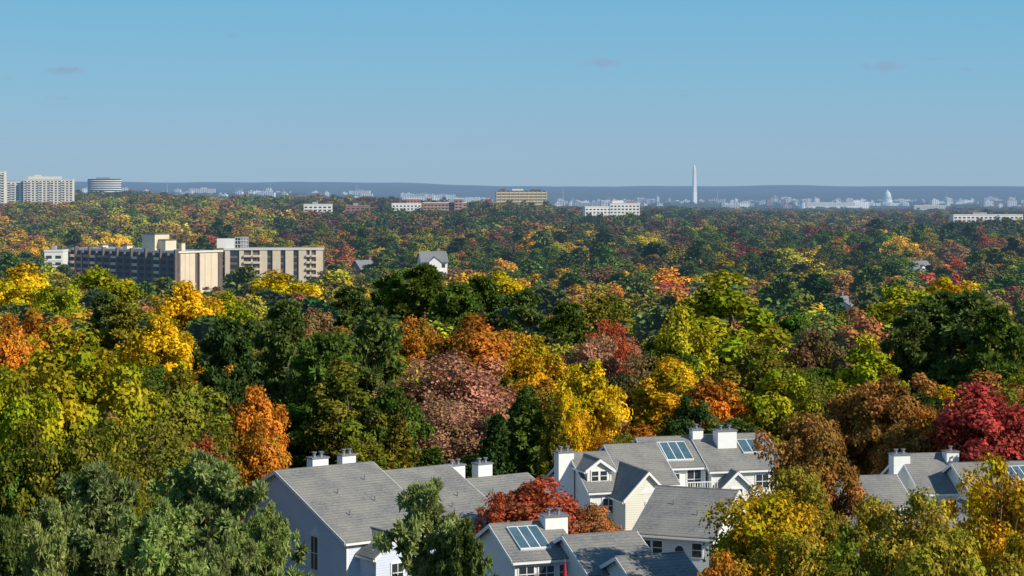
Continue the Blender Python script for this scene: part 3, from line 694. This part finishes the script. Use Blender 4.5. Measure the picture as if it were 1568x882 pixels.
b.cyl(M,'mast',M_metal,1.5,6,zt(312,D0),zt(296,D0),.35,.15,8)
b.done()
for px0,px1,py,D0,mt in ((465,508,312,1900,M_wall),(530,566,314,1900,M_brick),(1460,1568,328,1900,M_wall),(1235,1310,309,6500,M_wall),(1400,1450,313,5200,M_beigel),(68,96,384,905,M_wall)):
    b=Bld('low_rise_building'); M=Fr(at(px0,D0),D0,3); L=(px1-px0)*D0/F; zq=zt(py+1.5,D0)
    facade(b,M,L,14,zq-12,zq,mt,4,3,.6,.45); 
    b.box(M,'rooftop_plant',M_groof,L*.3,L*.5,4,9,zq+.77,zq+2.6); b.done()
# distant detached houses
def farhouse(px,py,Y,L,yaw,wall):
    b=Bld('suburban_house'); M=Fr(at(px,Y),Y,yaw); zq=zt(py,Y); g=float(ground(at(px,Y),Y))-1
    b.extr(M,'walls',wall,[(-L/2,-4.5,min(g,zq-8)),(-L/2,4.5,min(g,zq-8)),(-L/2,4.5,zq-3),(-L/2,0,zq),(-L/2,-4.5,zq-3)],(L,0,0))
    for sg in (-1,1): b.extr(M,'roof',M_droof,[(-L/2-.4,0,zq+.02),(L/2+.4,0,zq+.02),(L/2+.4,sg*5.1,zq-3.4),(-L/2-.4,sg*5.1,zq-3.4)],(0,0,.25))
    for i in range(int(L/3)): b.box(M,'windows',M_dglass,-L/2+1+i*3,-L/2+2.2+i*3,-4.6,-4.45,zq-5.2,zq-3.9)
    b.box(M,'chimney',M_brick,L*.2,L*.2+1,.5,1.5,zq-1,zq+1.2)
    b.extr(M,'front_gable',wall,[(-2,-5.6,zq-7.5),(2,-5.6,zq-7.5),(2,-5.6,zq-3.2),(0,-5.6,zq-1.6),(-2,-5.6,zq-3.2)],(0,5,0))
    for sg in (-1,1): b.extr(M,'front_gable_roof',M_droof,[(0,-5.9,zq-1.55),(0,-.6,zq-1.55),(sg*2.4,-.6,zq-3.5),(sg*2.4,-5.9,zq-3.5)],(0,0,.2))
    b.done()
for a in ((662,386,700,9,12,M_wall),(845,450,640,9,10,M_wall),(1290,455,520,6,60,M_wall),(1405,400,900,9,20,M_wall),(1490,403,1000,9,5,M_wall),(560,399,820,9,30,M_brick)): farhouse(*a)
# ------------------------------------------------------------ Washington obelisk, Capitol, city
b=Bld('washington_monument'); Dm=9000; X=at(1063.5,Dm); M=Fr(X,Dm,20); zb=zt(252,Dm)-169
def frust(part,mat,r0,r1,z0,z1):
    a=[M@Vector((s*r0,t*r0,z0)) for s,t in ((-1,-1),(1,-1),(1,1),(-1,1))]; c=[M@Vector((s*r1,t*r1,z1)) for s,t in ((-1,-1),(1,-1),(1,1),(-1,1))]
    b.add(part,mat,a+c,[(3,2,1,0),(4,5,6,7)]+[(i,(i+1)%4,(i+1)%4+4,i+4) for i in range(4)])
frust('shaft_lower',M_marble,8.8,8.1,zb-12,zb+46); frust('shaft_upper',M_wall,8.08,5.6,zb+46.01,zb+152); frust('pyramidion',M_marble,5.6,.3,zb+152.01,zb+169)
b.box(M,'observation_windows',M_dglass,-1.6,-.4,-5.2,-4.4,zb+154,zb+155.5); b.box(M,'observation_windows',M_dglass,.4,1.6,-5.2,-4.4,zb+154,zb+155.5)
b.done()
b=Bld('capitol_building'); Dc=9800; M=Fr(at(1360,Dc),Dc,0); zb=zt(288,Dc)-92
for x0,x1,y0,h in ((-24,24,-8,22),(-58,-24.01,0,18),(24.01,58,0,18),(-100,-66,-10,20),(66,100,-10,20),(-66,-58.01,4,14),(58.01,66,4,14)):
    b.box(M,'wings',M_marble,x0,x1,y0,45,zb-16,zb+h); b.box(M,'cornice',M_marble,x0-1,x1+1,y0-1,46,zb+h+.01,zb+h+1.5)
    n=int((x1-x0)/6)
    for i in range(n):
        xx=x0+(i+.5)*(x1-x0)/n
        b.box(M,'windows',M_groof,xx-.8,xx+.8,y0-.3,y0+.1,zb+4,zb+8); b.box(M,'windows',M_groof,xx-.8,xx+.8,y0-.3,y0+.1,zb+11,zb+15)
for xc in (0,-83,83):
    b.extr(M,'pediment',M_marble,[(xc-14,-14,zb+20),(xc+14,-14,zb+20),(xc,-14,zb+26)],(0,6,0))
    for i in range(8): b.cyl(M,'portico_columns',M_marble,xc-13+i*3.7,-13,zb,zb+20,1,n=8)
b.cyl(M,'drum_base',M_marble,0,18,zb+23,zb+36,23,n=32)
b.cyl(M,'drum',M_marble,0,18,zb+36,zb+52,17,n=32)
for i in range(28):
    a=i*2*math.pi/28; b.cyl(M,'drum_columns',M_marble,19.5*math.cos(a),18+19.5*math.sin(a),zb+36,zb+46,.8,n=6)
b.cyl(M,'drum_cornice',M_marble,0,18,zb+46,zb+48,21,n=32); b.cyl(M,'attic',M_marble,0,18,zb+52,zb+55,18,17,n=32)
pr=[(17,55),(16.5,60),(15,65),(12,70),(8,74.5),(4.4,77)]
for (r0,h0),(r1,h1) in zip(pr,pr[1:]): b.cyl(M,'dome',M_marble,0,18,zb+h0,zb+h1,r0,r1,32)
b.cyl(M,'lantern',M_marble,0,18,zb+77,zb+84,3.4,3.0,12); b.cyl(M,'lantern_roof',M_marble,0,18,zb+84,zb+87,3.4,.8,12); b.cyl(M,'statue',M_brown,0,18,zb+87,zb+92,1,.5,8)
b.done()
b=Bld('distant_city_buildings')
for i in range(400):
    if i<310: px=rng.uniform(620,1640); D0=rng.uniform(7900,11500)
    else: px=rng.uniform(120,800); D0=rng.uniform(7500,12000)
    if 1020<px<1105 and D0<9400: continue
    if 1300<px<1415 and D0<10200: continue
    X=at(px,D0); g=float(ground(X,D0)); L=rng.uniform(40,120) if rng.random()<.22 else rng.uniform(10,40); h=rng.uniform(8,34); M=Fr(X,D0,rng.uniform(-12,25))
    if 1300<px<1420: h=min(h,16)
    mt=[M_wall,M_wall,M_marble,M_beigel,M_beige,M_marble,M_groof,M_brick][int(rng.integers(0,8))]; dp=rng.uniform(15,35)
    b.box(M,'blocks',mt,0,L,0,dp,g-5,g+h)
    b.box(M,'roofs',M_groof,-.5,L+.5,-.5,dp+.5,g+h+.02,g+h+1)
    b.box(M,'penthouses',M_wall if rng.random()<.5 else M_groof,L*.3,L*.6,dp*.3,dp*.7,g+h+1.02,g+h+5)
    for k in range(int(h/4)):
        n=max(2,int(L/9))
        for q in range(n): b.box(M,'windows',M_dglass,(q+.25)*L/n,(q+.75)*L/n,-.4,.1,g+2+k*4,g+3.8+k*4)
for px,hh in ((862,60),(545,40),(548,34),(1098,45),(1450,40),(256,40),(414,30)):
    D0=11000; X=at(px,D0); g=float(ground(X,D0)); b.cyl(Matrix.Identity(4),'spires',M_groof,X,D0,g,g+30+hh,4,1.2,8)
b.done()
# ------------------------------------------------------------ small things
def pole(px,py,Y,h=11):
    b=Bld('utility_pole'); X=at(px,Y); zq=zt(py,Y); M=Fr(X,Y,25)
    b.cyl(M,'pole',M_pole,0,0,zq-h-6,zq,.16,.11,8); b.box(M,'crossarm',M_pole,-1.2,1.2,-.06,.06,zq-1.1,zq-.95)
    for q in (-1.1,-.4,.4,1.1): b.cyl(M,'insulators',M_metal,q,0,zq-.95,zq-.75,.06,n=6)
    return b.done()
pole(865,440,560); pole(1020,436,560)
b=Bld('street_lamp'); M=Fr(at(55,128),128,0); zq=zt(816,128)
b.cyl(M,'post',M_metal,0,0,-1,zq-.6,.08,.06,10); b.cyl(M,'collar',M_metal,0,0,zq-.6,zq-.5,.16,n=12)
for r0,r1,a0,a1 in ((.14,.26,-.5,-.32),(.26,.28,-.32,-.14),(.28,.16,-.14,0)): b.cyl(M,'globe',M_trim,0,0,zq+a0,zq+a1,r0,r1,14)
b.cyl(M,'cap',M_metal,0,0,zq,zq+.1,.2,.05,12); b.done()
# ------------------------------------------------------------ light, world, camera
EL=33; AZ=122
sd=Vector((math.cos(math.radians(EL))*math.sin(math.radians(AZ)),math.cos(math.radians(EL))*math.cos(math.radians(AZ)),math.sin(math.radians(EL))))
sl=bpy.data.lights.new('sun','SUN'); sl.energy=5.0; sl.angle=math.radians(.5); sl.color=(1,.92,.77)
so=bpy.data.objects.new('sun',sl); so.rotation_euler=sd.to_track_quat('Z','Y').to_euler(); so.location=(100,-100,200); scene.collection.objects.link(so)
w=bpy.data.worlds.new('World'); scene.world=w; w.use_nodes=True; nt=w.node_tree; nt.nodes.clear()
out=nt.nodes.new('ShaderNodeOutputWorld'); bg=nt.nodes.new('ShaderNodeBackground'); bg.inputs[1].default_value=.1
sk=nt.nodes.new('ShaderNodeTexSky'); sk.sky_type='NISHITA'; sk.sun_disc=False; sk.sun_elevation=math.radians(EL); sk.sun_rotation=math.radians(AZ)
sk.altitude=100; sk.air_density=1.0; sk.dust_density=.3; sk.ozone_density=3
tc=nt.nodes.new('ShaderNodeTexCoord'); sp=nt.nodes.new('ShaderNodeSeparateXYZ'); nt.links.new(tc.outputs['Generated'],sp.inputs[0])
rp=nt.nodes.new('ShaderNodeValToRGB'); nt.links.new(sp.outputs['Z'],rp.inputs[0]); cr=rp.color_ramp
stops=[(0,(2.9,4.55,6.1)),(.022,(2.7,4.6,6.4)),(.055,(2.15,4.7,6.7)),(.10,(1.5,4.45,6.8)),(.35,(.95,2.5,4.8)),(1,(.6,1.6,3.5))]
cr.elements[0].position=0; cr.elements[1].position=1
for p_,c_ in stops[1:-1]: cr.elements.new(p_)
for e,(p_,c_) in zip(cr.elements,stops): e.position=p_; e.color=(*c_,1)
skc=mix(nt,rp.outputs[0],sk.outputs[0],.1)
# small flat-bottomed clouds low in the sky
nz=nt.nodes.new('ShaderNodeTexNoise'); nz.inputs['Scale'].default_value=120; nz.inputs['Detail'].default_value=5; nt.links.new(tc.outputs['Generated'],nz.inputs[0])
az=mmath(nt,'DIVIDE',sp.outputs['X'],sp.outputs['Y']); el=mmath(nt,'DIVIDE',sp.outputs['Z'],sp.outputs['Y'])
tot=None
for px,py,wx,wy,st in ((95,108,40,8,.7),(15,120,16,4,.4),(90,150,24,5,.35),(922,96,34,8,.7),(1355,101,38,9,.7),(1432,90,34,5,.4),(1478,107,18,4,.4),(355,55,20,5,.45),(922,31,18,7,.35),(1050,147,14,5,.3),(10,212,12,3,.2)):
    a=mmath(nt,'DIVIDE',mmath(nt,'SUBTRACT',az,(px-CX)/F),wx/F); e=mmath(nt,'DIVIDE',mmath(nt,'SUBTRACT',el,(HY-py)/F),wy/F)
    d=mmath(nt,'SQRT',mmath(nt,'ADD',mmath(nt,'MULTIPLY',a,a),mmath(nt,'MULTIPLY',e,e)))
    d=mmath(nt,'ADD',d,mmath(nt,'MULTIPLY',mmath(nt,'SUBTRACT',nz.outputs['Fac'],.5),2.2))
    k=nt.nodes.new('ShaderNodeMapRange'); k.interpolation_type='SMOOTHSTEP'; nt.links.new(d,k.inputs[0]); k.inputs[1].default_value=1.0; k.inputs[2].default_value=.1; k.inputs[3].default_value=0; k.inputs[4].default_value=st
    tot=k.outputs[0] if tot is None else mmath(nt,'MAXIMUM',tot,k.outputs[0])
tot=mmath(nt,'MULTIPLY',tot,mmath(nt,'GREATER_THAN',sp.outputs['Y'],.1))
skc=mix(nt,skc,(2.7,3.9,5.6),tot)
nt.links.new(skc,bg.inputs[0]); nt.links.new(bg.outputs[0],out.inputs[0])
cam=bpy.data.cameras.new('camera'); co=bpy.data.objects.new('camera',cam); scene.collection.objects.link(co)
cam.sensor_width=36; cam.lens=36*F/1568; cam.shift_y=-(441-HY)/1568; cam.clip_start=1; cam.clip_end=100000
co.location=(0,0,H); co.rotation_euler=(math.pi/2,0,0); scene.camera=co
